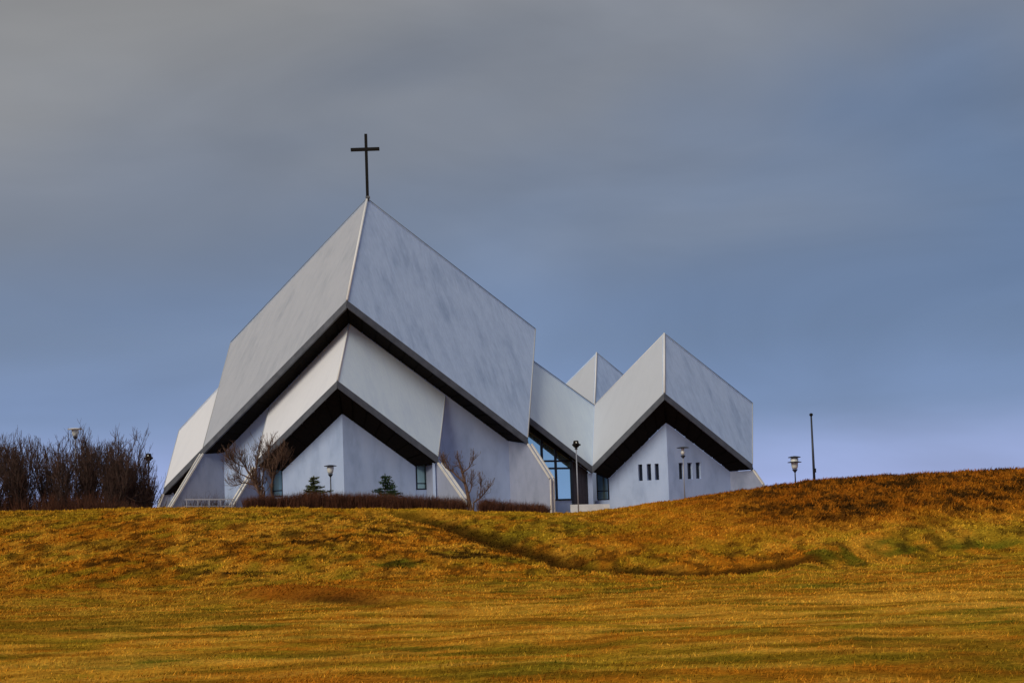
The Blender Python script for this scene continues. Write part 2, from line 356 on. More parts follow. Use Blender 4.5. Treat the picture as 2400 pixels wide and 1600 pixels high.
def colour(x, y, rng=None):
    """plant colours of the dry meadow: straw, rust, olive, green, dark heath"""
    st = .30+.70*(1-sst(22, 34, y)); yy = y*st                          # on the slope the tussocks are combed downhill
    n1 = fbm(x*.16, y*.10, 31, 4); n2 = fbm(x*.55, yy*.9, 47, 5); n3 = fbm(x*1.5, yy*1.9, 59, 4); n4 = fbm(x*5.2, yy*6.0, 71, 3); n5 = fbm(x*2.6+7, yy*3.2, 77, 3)
    straw = np.array((.76, .375, .036)); rust = np.array((.60, .205, .012)); olive = np.array((.42, .285, .018)); green = np.array((.13, .15, .012)); dark = np.array((.045, .022, .006)); red = np.array((.30, .085, .008))
    def mixv(a, b, t): return a*(1-t[..., None])+b*t[..., None]
    c = mixv(np.broadcast_to(straw, x.shape+(3,)), rust, .85*sst(.40, .62, n1*.25+n2*.40+n5*.35))
    c = mixv(c, olive, .75*sst(.46, .62, .5*fbm(x*.34+9, yy*.8, 83, 4)+.5*fbm(x*1.9+3, yy*2.4, 87, 3)))
    c = mixv(c, green, .80*sst(.50, .82, blob(x, y, GREEN, 5)*.62+n4*.40+n3*.28-.05))
    sk = fbm(x*.42+5, y*2.3, 143, 4); fgm = 1-sst(24, 33, y)
    c = mixv(c, np.broadcast_to(np.array((.86, .46, .06)), x.shape+(3,)), .55*fgm*sst(.50, .64, sk)); c = mixv(c, np.broadcast_to(np.array((.20, .10, .008)), x.shape+(3,)), .60*fgm*(1-sst(.34, .47, sk)))
    c = mixv(c, green, .40*sst(.58, .70, fbm(x*.6+31, yy*1.5, 91, 4)))
    slope = sst(24, 36, y)
    c = mixv(c, dark, (.30+.44*slope)*sst(.49, .61, n3*.12+n5*.30+n4*.58))
    hill = sst(5, 11, x+2.5*(n2-.5))*sst(37, 44, y+4*(n3-.5))
    c = mixv(c, rust, .5*sst(2, 6, x+2*(n2-.5))*sst(35, 42, y)); c = mixv(c, red, .72*hill)
    c = mixv(c, dark, .88*hill*sst(.44, .57, n3*.4+n4*.6))
    c = mixv(c, dark, .85*sst(.62, .84, blob(x, y, DARK, 15)*.55+n4*.50+n3*.25-.05))
    d, p = polyd(x+.35*(n3-.5), y+.5*(n4-.5), GULLY); c = mixv(c, dark*.8, .88*np.exp(-(d/(.72-.34*sst(.45, .9, p)))**4)*sst(0, .06, p)*(1-.25*sst(.85, 1, p)))  # darker band along the gully line
    cx, cy = -4.0, 28.6; rx = (x-cx)*.72+(y-cy)*-.69; ry = (x-cx)*.69+(y-cy)*.72
    sc = np.exp(-(rx/2.9)**4); c = mixv(c, np.broadcast_to(np.array((.36, .095, .008)), x.shape+(3,)), .80*sc*sst(-1.3, -.9, ry)*(1-sst(-.1, .9, ry))); c = mixv(c, dark, .9*sc*sst(-1.5, 1.5, rx)*np.exp(-((ry+1.0)/.26)**2))
    c = mixv(c, np.broadcast_to(np.array((.52, .29, .018)), x.shape+(3,)), .6*sst(51, 56, y)*(1-sst(4, 7, x))*(1-sst(60, 64, y)))
    return c*((.70+.65*n4)*(1.16-.22*sst(20, 31, y)+.10*sst(3, 7, x)*sst(30, 36, y)))[..., None]
def axis(segs):
    a = []
    for lo, hi, n in segs: a += list(np.linspace(lo, hi, n, endpoint=False))
    return np.array(a+[segs[-1][1]])
gx = axis([(-1800, -300, 6), (-300, -60, 10), (-60, -32, 30), (-32, 32, 380), (32, 60, 30), (60, 300, 10), (300, 1800, 6)])
gy = axis([(-600, -60, 6), (-60, 6, 24), (6, 12, 30), (12, 60, 330), (60, 72, 40), (72, 130, 30), (130, 500, 10), (500, 2500, 5)])
X, Y = np.meshgrid(gx, gy); Zg = height(X, Y)
nx, ny = len(gx), len(gy)
me = bpy.data.meshes.new('ground')
idx = np.arange(nx*ny).reshape(ny, nx)
quads = np.stack([idx[:-1, :-1], idx[:-1, 1:], idx[1:, 1:], idx[1:, :-1]], -1).reshape(-1, 4)
me.vertices.add(nx*ny); me.vertices.foreach_set('co', np.stack([X, Y, Zg], -1).ravel())
me.loops.add(quads.size); me.loops.foreach_set('vertex_index', quads.ravel().astype(np.int32))
me.polygons.add(len(quads)); me.polygons.foreach_set('loop_start', np.arange(0, quads.size, 4, dtype=np.int32)); me.polygons.foreach_set('loop_total', np.full(len(quads), 4, dtype=np.int32))
me.polygons.foreach_set('use_smooth', np.ones(len(quads), dtype=bool)); me.update(calc_edges=True)
ca = me.color_attributes.new('plants', 'FLOAT_COLOR', 'POINT')
cc = np.ones((nx*ny, 4)); cc[:, :3] = colour(X, Y).reshape(-1, 3)*.80; ca.data.foreach_set('color', cc.ravel())
def ground_material(name, fine):
    m = mat(name, rough=1.0, spec=0); t = m.node_tree; b = t.nodes['Principled BSDF']
    a = t.nodes.new('ShaderNodeAttribute'); a.attribute_name = 'plants'
    if not fine: t.links.new(a.outputs['Color'], b.inputs['Base Color']); return m
    c = t.nodes.new('ShaderNodeTexCoord'); n = t.nodes.new('ShaderNodeTexNoise'); n.inputs['Scale'].default_value = 14; n.inputs['Detail'].default_value = 6; n.inputs['Roughness'].default_value = .7
    t.links.new(c.outputs['Object'], n.inputs['Vector'])
    r = t.nodes.new('ShaderNodeMapRange'); r.inputs['From Min'].default_value = .3; r.inputs['From Max'].default_value = .7; r.inputs['To Min'].default_value = .35; r.inputs['To Max'].default_value = 1.4
    t.links.new(n.outputs['Fac'], r.inputs[0])
    v = t.nodes.new('ShaderNodeVectorMath'); v.operation = 'SCALE'; t.links.new(a.outputs['Color'], v.inputs[0]); t.links.new(r.outputs[0], v.inputs['Scale'])
    t.links.new(v.outputs[0], b.inputs['Base Color'])
    bp = t.nodes.new('ShaderNodeBump'); bp.inputs['Strength'].default_value = .8; bp.inputs['Distance'].default_value = .05; t.links.new(n.outputs['Fac'], bp.inputs['Height']); t.links.new(bp.outputs[0], b.inputs['Normal'])
    return m
me.materials.append(ground_material('dry_meadow', True))
ground = bpy.data.objects.new('ground', me); COL.objects.link(ground); tag(ground, 'dry orange and olive grass meadow rising to the church', 'ground', kind='structure')
def gz(x, y):
    i = min(max(int(np.searchsorted(gx, x))-1, 0), nx-2); j = min(max(int(np.searchsorted(gy, y))-1, 0), ny-2)
    u = (x-gx[i])/(gx[i+1]-gx[i]); v = (y-gy[j])/(gy[j+1]-gy[j])
    return float((Zg[j, i]*(1-u)+Zg[j, i+1]*u)*(1-v)+(Zg[j+1, i]*(1-u)+Zg[j+1, i+1]*u)*v)

# grass blades: denser close by
rng = np.random.default_rng(4)
N = 520000
by = 9.5+(62.5-9.5)*rng.random(N)**1.0
bx = (rng.random(N)*2-1)*(.47*by+2.5)
clump = fbm(bx*3.1, by*3.1, 101, 3); keep = rng.random(N) < .35+1.1*np.clip(clump-.2, 0, 1); bx, by = bx[keep], by[keep]; N = len(bx)
bz = height(bx, by); bc = colour(bx, by)
hill = sst(7, 12, bx)*sst(36, 42, by)
ln = (.022+.042*rng.random(N)+.05*(fbm(bx*2.3, by*2.3, 131, 3)-.4))*(1+.7*hill)*(1+.75*sst(20, 40, by)); ln = np.maximum(ln, .02)
yaw = rng.random(N)*2*pi; lean = .35+1.0*rng.random(N); la = rng.normal(.3, 1.6, N)
wdt = (.0055+.006*rng.random(N))*(1+2.2*sst(18, 45, by))
base = np.stack([bx, by, bz-.01], -1); wv = np.stack([np.cos(yaw), np.sin(yaw), np.zeros(N)], -1)*wdt[:, None]
tip = base+np.stack([np.cos(la)*np.sin(lean), np.sin(la)*np.sin(lean), np.cos(lean)], -1)*ln[:, None]
vs = np.stack([base-wv, base+wv, tip], 1).reshape(-1, 3)
me = bpy.data.meshes.new('grass_blades'); me.vertices.add(3*N); me.vertices.foreach_set('co', vs.ravel())
me.loops.add(3*N); me.loops.foreach_set('vertex_index', np.arange(3*N, dtype=np.int32)); me.polygons.add(N)
me.polygons.foreach_set('loop_start', np.arange(0, 3*N, 3, dtype=np.int32)); me.polygons.foreach_set('loop_total', np.full(N, 3, dtype=np.int32)); me.update(calc_edges=True)
ca = me.color_attributes.new('plants', 'FLOAT_COLOR', 'POINT')
jit = (.68+.62*rng.random((N, 1)))*(.82+.18*sst(14, 30, by))[:, None]*np.array((1, 1, 1))+np.array((.04, .02, 0))*rng.normal(0, 1, (N, 1))
bc = np.clip(bc*jit, .004, .9); c4 = np.ones((N, 3, 4)); c4[:, :, :3] = bc[:, None, :]; ca.data.foreach_set('color', c4.ravel())
me.materials.append(ground_material('grass_blade', False))
gr = bpy.data.objects.new('grass', me); COL.objects.link(gr); tag(gr, 'short dry orange and olive grass covering the slope', 'grass', kind='stuff')
# ------------------------------------------------------------------ the church
GZ = 1.0                                                    # walls go down into the ground
church = empty('church', (-8.5, 76.0, 2.2), 'large white angular church with folded steep roofs and a black cross', 'church')
UP = Vector((0, 0, 1)); FH = .40
def uv_panel(o, p0, e, f):
    me = o.data; uv = me.uv_layers.new(name='UVMap'); org = origin_of(o)
    for l in me.loops:
        q = me.vertices[l.vertex_index].co+org-p0; uv.data[l.index].uv = (q.dot(e)+p0.x*1.7, q.dot(f)+p0.y*.3)
def panel(pts, inner, th=.14, name='roof_panel', m='roof'):
    """flat roof plate; inner = a point on the inside"""
    pts = [V3(p) for p in pts]; n = (pts[1]-pts[0]).cross(pts[2]-pts[0]).normalized()
    if n.dot(V3(inner)-pts[0]) < 0: n = -n
    o = MB().prism(pts, n*th).build(name, M[m], church)
    f = (-UP)-n*(-UP).dot(n); f.normalize(); e = n.cross(f).normalized()
    uv_panel(o, pts[0], e, f); return o
def ridge(o, p, q, r=.055, m='trim', name='ridge_cap'):
    return MB().tube([p, q], [r, r], 8).build(name, M[m], o, True)
def fascia(p, q, inner, h=FH, th=.13):
    p, q = V3(p), V3(q); d = (q-p); n = Vector((-d.y, d.x, 0)).normalized()
    if n.dot(V3(inner)-p) < 0: n = -n
    a, b = p-n*.02-UP*.015, q-n*.02-UP*.015
    o = MB().prism([a, b, b-UP*h, a-UP*h], n*th).build('fascia', M['fascia'], church)
    a2, b2 = a-n*.035, b-n*.035
    MB().prism([a2-UP*h*.55, b2-UP*h*.55, b2-UP*(h+.03), a2-UP*(h+.03)], n*.034).build('fascia_strip', M['fascia'], o)
    return o
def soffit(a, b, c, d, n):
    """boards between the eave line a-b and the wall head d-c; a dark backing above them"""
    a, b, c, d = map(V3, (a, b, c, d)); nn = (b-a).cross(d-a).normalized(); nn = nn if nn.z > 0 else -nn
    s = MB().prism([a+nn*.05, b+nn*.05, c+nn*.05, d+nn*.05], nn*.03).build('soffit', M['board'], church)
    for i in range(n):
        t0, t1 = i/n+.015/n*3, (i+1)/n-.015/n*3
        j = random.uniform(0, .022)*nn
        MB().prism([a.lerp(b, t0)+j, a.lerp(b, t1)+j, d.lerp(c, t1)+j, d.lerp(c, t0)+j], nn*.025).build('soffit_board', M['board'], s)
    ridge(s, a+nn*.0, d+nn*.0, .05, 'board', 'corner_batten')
    return s
def wall(poly, off, name='wall', m='wall'):
    return MB().prism(poly, off).build(name, M[m], church)
def down(p, z=GZ): p = V3(p); return Vector((p.x, p.y, z))
random.seed(7)
inn = Vector((-8.5, 82, 6))
A, B, D, L, R, C, W, ER, EL = map(k, ('A', 'B', 'D', 'L', 'R', 'C', 'W', 'ER', 'EL'))
# main helm roof
Bk = A+Vector((0, 5.5, -6.9)); Rk = R+Vector((-.6, 6.0, -7.1)); Ck = C+Vector((1.0, 6.0, -7.1))
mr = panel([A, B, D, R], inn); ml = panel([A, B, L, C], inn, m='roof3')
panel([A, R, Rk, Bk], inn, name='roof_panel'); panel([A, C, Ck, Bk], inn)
ridge(mr, A, B, .075); ridge(mr, A, R, .035, 'edge', 'edge_flashing'); ridge(ml, A, C, .035, 'edge', 'edge_flashing'); ridge(mr, R, D, .04, 'verge', 'verge_trim'); ridge(ml, C, L, .035, 'verge', 'verge_trim')
fascia(B, D, inn); fascia(B, L, inn)
Bf, Df, Lf = B-UP*FH, D-UP*FH, L-UP*FH
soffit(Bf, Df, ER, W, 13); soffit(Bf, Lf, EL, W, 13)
back = Vector((0, .35, 0))
wall([W, ER, down(ER), down(W)], back); wall([W+Vector((-.002, 0, 0)), down(W)+Vector((-.002, 0, 0)), down(EL), EL], back)
# side gables under the verges
wall([ER+Vector((-.1, .5, -.1)), R+Vector((-.25, .1, -.4)), Rk+Vector((-.25, -.2, -.2)), down(Rk)+Vector((-.25, -.2, 0)), down(ER)+Vector((-.1, .5, 0))], (-.3, 0, 0))
wall([EL+Vector((.1, .5, -.1)), C+Vector((.25, .1, -.4)), Ck+Vector((.25, -.2, -.2)), down(Ck)+Vector((.25, -.2, 0)), down(EL)+Vector((.1, .5, 0))], (.3, 0, 0))
wall([down(Rk)+Vector((-.3, -.3, 0)), Rk+Vector((-.3, -.3, -.2)), Bk+Vector((0, -.3, -.3)), Ck+Vector((.3, -.3, -.2)), down(Ck)+Vector((.3, -.3, 0))], (0, -.3, 0))
# buttresses: slanting wall fins at the low corners
def buttress(E0, tip, bot, bend=None, th=.34, cop=.05):
    E0, tip, bot = map(V3, (E0, tip, bot)); d = Vector((tip.x-E0.x, tip.y-E0.y, 0)).normalized(); n = Vector((d.y, -d.x, 0))
    if n.y > 0: n = -n
    bz = GZ; low = [V3(bend)] if bend else []
    last = low[-1] if low else bot
    foot = down(bot) if not bend else down(bend)
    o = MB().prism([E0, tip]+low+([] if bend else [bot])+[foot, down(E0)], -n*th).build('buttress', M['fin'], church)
    path = [tip]+low+([] if bend else [bot])
    nd = -n*th
    for a, b in zip(path[:-1], path[1:]):                   # pale capping strips on both edges of the slanting end
        x = (b-a).normalized(); outw = d-x*d.dot(x); outw.normalize()
        for sh in (-n*.05+n*.09, -n*(th-.04)):
            MB().bar(a+outw*.035+sh, b+outw*.035+sh, .10, .09, outw).build('coping', M['coping'], o)
    if bend:
        MB().bar(last+d*.04-n*.03, down(bot)+d*.04-n*.03, .09, .09, d).build('coping', M['coping'], o)
        MB().bar(last+d*.04-n*(th-.04), down(bot)+d*.04-n*(th-.04), .09, .09, d).build('coping', M['coping'], o)
    return o
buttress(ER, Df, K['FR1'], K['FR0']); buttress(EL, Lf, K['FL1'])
# cross
cr = MB().box((k('X0')+k('X1'))/2-UP*.12, .16, .16, (k('X1')-k('X0')).z+.25).build('cross', M['black'], church)
xc = (k('XL')+k('XR'))/2
MB().box(xc+Vector((-.035, -.01, 0)), 1.70, .19, .17).build('crossbar', M['black'], cr)
MB().box(k('X0')+Vector((0, 0, -.02)), .24, .24, .12).build('base_plate', M['edge'], cr)
# porch helm
PB, PD, PL, PTR, PTL, PW, PE, PEL = map(k, ('PB', 'PD', 'PL', 'PTR', 'PTL', 'PW', 'PE', 'PEL'))
lift = Vector((0, -.03, .0))
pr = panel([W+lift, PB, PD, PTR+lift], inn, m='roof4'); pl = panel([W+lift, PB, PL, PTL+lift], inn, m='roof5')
ridge(pr, W+lift, PB, .06); ridge(pr, PTR+lift, PD, .035, 'verge', 'verge_trim'); ridge(pl, PTL+lift, PL, .035, 'verge', 'verge_trim')
fascia(PB, PD, inn); fascia(PB, PL, inn)
PBf, PDf, PLf = PB-UP*FH, PD-UP*FH, PL-UP*FH
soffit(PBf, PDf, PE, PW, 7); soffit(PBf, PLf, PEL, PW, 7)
b2 = Vector((0, .3, 0))
wall([PW, PE, down(PE), down(PW)], b2); wall([PW+Vector((-.002, 0, 0)), down(PW)+Vector((-.002, 0, 0)), down(PEL), PEL], b2)
# porch cheek walls that close the sides under the verges
wall([PTR+Vector((-.2, .1, -.15)), PD+Vector((-.2, .1, -.2)), down(PD)+Vector((-.2, .1, 0)), down(PTR)+Vector((-.2, .1, 0))], (-.15, 0, 0))
wall([PTL+Vector((.2, .1, -.15)), PL+Vector((.2, .1, -.2)), down(PL)+Vector((.2, .1, 0)), down(PTL)+Vector((.2, .1, 0))], (.15, 0, 0))

def window(p_low0, p_low1, top0, top1, mull=(), trans=(), label=None, fw=.07, name='window', inset=.10):
    """window in a vertical plane: lower corners, upper corners; mull = fractions along, trans = heights in metres above the sill"""
    a, b, c, d = map(V3, (p_low0, p_low1, top1, top0)); e = (b-a).normalized(); n = Vector((e.y, -e.x, 0)); n = n if n.y < 0 else -n
    fr = MB()
    for p, q in ((a, b), (b, c), (c, d), (d, a)): fr.bar(p, q, fw, fw, n)
    o = fr.build(name, M['frame'], church)
    zt = lambda t: d.lerp(c, t)
    for t in mull: MB().bar(a.lerp(b, t), zt(t), fw, fw*.9, n).build('mullion', M['frame'], o)
    for i, (h, t0, t1) in enumerate(trans): MB().bar(a.lerp(b, t0)+UP*h, a.lerp(b, t1)+UP*h, fw*.9, fw*.8, n).build('transom', M['frame'], o)
    # panes, cell by cell
    ts = [0]+list(mull)+[1]
    for t0, t1 in zip(ts[:-1], ts[1:]):
        hs = sorted(h for h, u0, u1 in trans if u0 <= t0+1e-3 and u1 >= t1-1e-3)
        lo = 0
        for h in hs+[None]:
            p, q = a.lerp(b, t0)+UP*lo, a.lerp(b, t1)+UP*lo
            if h is None: r, s_ = zt(t1), zt(t0)
            else: r, s_ = a.lerp(b, t1)+UP*h, a.lerp(b, t0)+UP*h
            if r.z > q.z+.02 and s_.z > p.z+.02:
                j = random.uniform(-.004, .004)
                MB().prism([p+n*j, q-n*j, r-n*j, s_+n*j], -n*.012).build('pane', M['glass'], o)
            lo = h
    return o
def between(a, b, t): return V3(a).lerp(V3(b), t)
# porch corner windows with the wall piece under each and a buttress beside it
for Ew, E2, sill, Tf, bot, sgn in (('PE', 'PE2', 3.62, PDf, 'PF1', 1), ('PEL', 'PEL2', 3.50, PLf, 'PFL1', -1)):
    a, b = k(Ew), k(E2); o_ = Vector((0, .14, 0)); dirn = (Vector((b.x-a.x, b.y-a.y, 0))).normalized()
    a0 = Vector((a.x, a.y, sill))+dirn*.04+o_; b0 = Vector((b.x, b.y, sill))-dirn*.03+o_
    w_ = window(a0, b0, Vector((a0.x, a0.y, a.z+.10)), Vector((b0.x, b0.y, a.z+.45)), (), ((.32, 0, 1),))
    w_['label'] = 'narrow corner window with a low transom'
    wall([down(a)+o_*.2, down(b)+o_*.2, Vector((b.x, b.y, sill-.05))+o_*.2, Vector((a.x, a.y, sill-.05))+o_*.2], (0, .25, 0), 'sill_wall')
    wall([Vector((a.x, a.y, a.z+.05))+o_*2, Vector((b.x, b.y, a.z+.40))+o_*2, Vector((b.x, b.y, a.z+1.6))+o_*2, Vector((a.x, a.y, a.z+1.2))+o_*2], (0, .1, 0), 'lintel', 'board')
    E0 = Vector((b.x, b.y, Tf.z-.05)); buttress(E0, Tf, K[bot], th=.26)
# ---- folded wing roof on the right
V_, P1, B2, A2, D2, VT, T3, P1T, W2, W2L, W2R = map(k, ('V', 'P1', 'B2', 'A2', 'D2', 'VT', 'T3', 'P1T', 'W2', 'W2L', 'W2R'))
in2 = Vector((8, 90, 3))
ext = (P1-V_)*.55
P1x, P1Tx = P1+ext, P1T+(P1T-VT)*.55
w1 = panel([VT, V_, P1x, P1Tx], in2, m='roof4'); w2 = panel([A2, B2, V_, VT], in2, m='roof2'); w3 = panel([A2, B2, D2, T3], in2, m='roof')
bo = lambda p, dz: p+Vector((-.5, 4.0, -dz))
panel([VT, P1Tx, bo(P1Tx, 3.9), bo(VT, 4.1)], in2+Vector((0, -4, 0))); panel([A2, VT, bo(VT, 4.1), bo(A2, 4.1)], in2+Vector((0, -4, 0))); panel([A2, T3, bo(T3, 4.2), bo(A2, 4.1)], in2+Vector((0, -4, 0)))
ridge(w2, A2, B2, .06); ridge(w3, A2, T3, .03, 'edge', 'edge_flashing'); ridge(w2, A2, VT, .03, 'trim', 'edge_flashing'); ridge(w1, VT, P1Tx, .03, 'edge', 'edge_flashing'); ridge(w3, T3, D2, .035, 'verge', 'verge_trim'); ridge(w1, VT, V_, .02, 'roof', 'valley_seam')
fascia(P1x, V_, in2); fascia(B2, V_, in2); fascia(B2, D2, in2)
P1f, Vf, B2f, D2f = P1x-UP*FH, V_-UP*FH, B2-UP*FH, D2-UP*FH
G0, G1, G2 = k('G0'), k('G1'), k('G2')
gd = (G1-G0); gd.z = 0; gdn = gd.normalized(); gsl = (G1.z-G0.z)/gd.length
G0x = G0-gdn*2.2+UP*(-gsl*2.2)
def gpt(u, z): p = G0+gdn*u; return Vector((p.x, p.y, z))     # u = metres along the glass front
def ghead(u): return G0.z+gsl*u
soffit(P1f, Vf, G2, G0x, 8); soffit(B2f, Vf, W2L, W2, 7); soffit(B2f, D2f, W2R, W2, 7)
# gable walls of the wing with slit windows
def slit_wall(P0, P1e, slits, off):
    P0, P1e = V3(P0), V3(P1e); e = Vector((P1e.x-P0.x, P1e.y-P0.y, 0)); ln_ = e.length; e.normalize()
    pt = lambda u, z: Vector((P0.x+e.x*u, P0.y+e.y*u, z))
    outer = [(0, GZ), (ln_, GZ), (ln_, P1e.z), (0, P0.z)]
    holes = []
    for s0, s1 in slits:
        u0, u1 = sorted(((V3(s0)-P0).dot(e), (V3(s1)-P0).dot(e))); u0 -= .05; u1 += .05; z0, z1 = sorted((s0[2], s1[2])); holes.append([(u0, z0), (u1, z0), (u1, z1), (u0, z1)])
    loops = [outer]+holes
    flat = [p for l in loops for p in l]
    tris = tessellate_polygon([[Vector((u, z, 0)) for u, z in l] for l in loops])
    mb = MB(); off = Vector((e.y, -e.x, 0)); off = (-off if off.y < 0 else off)*.38; n = len(flat)
    vs = [pt(*p) for p in flat]+[pt(*p)+off for p in flat]
    fs = [tuple(t) for t in tris]+[tuple(i+n for i in reversed(t)) for t in tris]; c0 = 0
    for l in loops:
        m_ = len(l)
        for i in range(m_): fs.append((c0+i, c0+(i+1) % m_, c0+(i+1) % m_+n, c0+i+n))
        c0 += m_
    mb.add(vs, fs).build('wall', M['wall'], church)
    nn = Vector((e.y, -e.x, 0)); nn = nn if nn.y < 0 else -nn
    for h in holes:
        a, b, c, d = [pt(*p)-nn*.20 for p in h]
        w = MB()
        for p, q in ((a, b), (b, c), (c, d), (d, a)): w.bar(p, q, .07, .07, nn)
        w = w.build('slit_window', M['frame'], church)
        MB().prism([a, b, c, d], -nn*.012).build('pane', M['darkglass'], w)
slit_wall(W2, W2L, SLITS[:3], (0, .35, 0)); slit_wall(W2+Vector((.002, 0, 0)), W2R, SLITS[3:], (0, .35, 0))
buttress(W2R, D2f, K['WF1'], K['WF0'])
wall([W2R+Vector((-.1, .5, -.1)), T3+Vector((-.25, .1, -.4)), bo(T3, 4.2)+Vector((-.25, -.2, -.2)), down(bo(T3, 4.2))+Vector((-.25, -.2, 0)), down(W2R)+Vector((-.1, .5, 0))], (-.3, 0, 0))
# window right of the valley
a, b = k('RW0'), k('RW1'); dn = Vector((b.x-a.x, b.y-a.y, 0)); 
o_ = Vector((0, .12, 0)); wl, wr = Vector((a.x, a.y, 2.78))+o_, Vector((W2L.x, W2L.y, 2.78))+o_-dn.normalized()*.05
window(wl, wr, Vector((wl.x, wl.y, 4.45)), Vector((wr.x, wr.y, 4.12)), (), ((.55, 0, 1),))
wall([down(k('W2LL'))+o_*.3, down(W2L)+o_*.3, Vector((W2L.x, W2L.y, 2.73))+o_*.3, Vector((k('W2LL').x, k('W2LL').y, 2.73))+o_*.3], (0, .3, 0), 'sill_wall')
# big glass front under the left fold
Lg = gd.length
uS, uE = -2.0, Lg
fz = 2.83
m1 = (k('Gm1')-G0).dot(gdn); m2 = (k('Gm2')-G0).dot(gdn)
fr = lambda u: (u-uS)/(uE-uS)
gw = window(gpt(uS, fz), gpt(uE, fz), gpt(uS, ghead(uS)-.04), gpt(uE, ghead(uE)-.04), (fr(-.9), fr(m1), fr(m2)), ((k('Gt2').z-fz, fr(m1), 1), (k('Gt1').z-fz, fr(m1), 1)), fw=.13, name='glass_front')
gw['label'] = 'tall glazed front with dark blue mullions under the slanting eave'
wall([gpt(uS, GZ), gpt(uE+.05, GZ), gpt(uE+.05, fz-.08), gpt(uS, fz-.08)], (0, .25, 0), 'plinth')
# dark door bay between glass and valley post
uD0, uD1 = Lg+.06, (k('Gd1')-G0).dot(gdn)
dr = wall([gpt(uD0, GZ), gpt(uD1, GZ), gpt(uD1, ghead(uD1)-.02), gpt(uD0, ghead(uD0)-.02)], (0, .12, 0), 'door', 'door')
for i in range(5):
    u = uD0+(uD1-uD0)*(i+.5)/5; w_ = (uD1-uD0)/5*.46
    MB().prism([gpt(u-w_, GZ), gpt(u+w_, GZ), gpt(u+w_, ghead(u+w_)-.05), gpt(u-w_, ghead(u-w_)-.05)], (0, -.03, 0)).build('door_board', M['door'], dr)
MB().bar(gpt(uD0-.02, GZ)-Vector((0, .03, 0)), gpt(uD0-.02, ghead(uD0)-.06)-Vector((0, .03, 0)), .12, .12, (0, 1, 0)).build('door_frame', M['frame'], dr)
MB().bar(gpt(uD1+.12, GZ)+Vector((0, -.25, 0)), gpt(uD1+.12, Vf.z-.03)+Vector((0, -.25, 0)), .30, .30, (0, 1, 0)).build('post', M['wall'], church)
# rear helm behind the fold
QB, Q, QL, QR, QLB, QRB = map(k, ('QB', 'Q', 'QL', 'QR', 'QLB', 'QRB'))
in3 = Vector((6.4, 100, 4)); x1 = Q+(QL-Q)*1.6; x2 = Q+(QR-Q)*2.0; y1 = QB+(x1-Q); y2 = QB+(x2-Q)
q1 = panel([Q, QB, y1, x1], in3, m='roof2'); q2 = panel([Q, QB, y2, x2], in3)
bk = Vector((0, 4, -4.5)); panel([Q, x1, x1+bk, Q+bk], in3+Vector((0, -6, 0))); panel([Q, x2, x2+bk, Q+bk], in3+Vector((0, -6, 0)))
ridge(q1, Q, QB, .055); ridge(q2, Q, x2, .03, 'edge', 'edge_flashing')
wall([QB+Vector((0, .4, -.3)), y2+Vector((-.3, .4, -.3)), down(y2)+Vector((-.3, .4, 0)), down(QB)+Vector((0, .4, 0))], (0, .3, 0)); wall([QB+Vector((-.002, .4, -.3)), down(QB)+Vector((-.002, .4, 0)), down(y1)+Vector((.3, .4, 0)), y1+Vector((.3, .4, -.3))], (0, .3, 0))
# low side roof on the left
la, lb, lc, ld = map(k, ('LW_a', 'LW_b', 'LW_c', 'LW_d'))
er = (lc-lb)*.9
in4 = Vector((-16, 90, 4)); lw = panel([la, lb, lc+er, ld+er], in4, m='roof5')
ridge(lw, la, ld+er, .03, 'trim', 'edge_flashing'); ridge(lw, la, lb, .03, 'verge', 'verge_trim')
fascia(lb, lc+er, in4)
lbf, lcf = lb-UP*FH, lc+er-UP*FH
ed = (lc-lb); ed.z = 0; ed.normalize(); inward = Vector((-ed.y, ed.x, 0)); inward = inward if inward.y > 0 else -inward
sA, sB = lbf+inward*1.0-UP*.35+ed*.5+UP*.38, lcf+inward*1.0-UP*.35
soffit(lbf, lcf, sB, sA, 8)
wall([sA, sB, down(sB), down(sA)], inward*.3)
lbk = Vector((1.2, 4, -3.9)); panel([la, ld+er, ld+er+lbk, la+lbk], in4)
wall([lb+Vector((.3, .2, -.25)), la+Vector((.3, .1, -.3)), la+lbk+Vector((.3, 0, -.2)), down(la+lbk)+Vector((.3, 0, 0)), down(lb)+Vector((.3, .2, 0))], (.25, 0, 0))
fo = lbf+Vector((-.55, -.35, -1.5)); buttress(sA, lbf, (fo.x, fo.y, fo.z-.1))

# low concrete wall in front of the glass
a, b = k('LW0'), k('LW1')
lwl = MB().prism([down(a), down(b), b, a], (0, .3, 0)).build('low_wall', M['concrete']); tag(lwl, 'low pale concrete wall in front of the church door and valley post', 'wall')
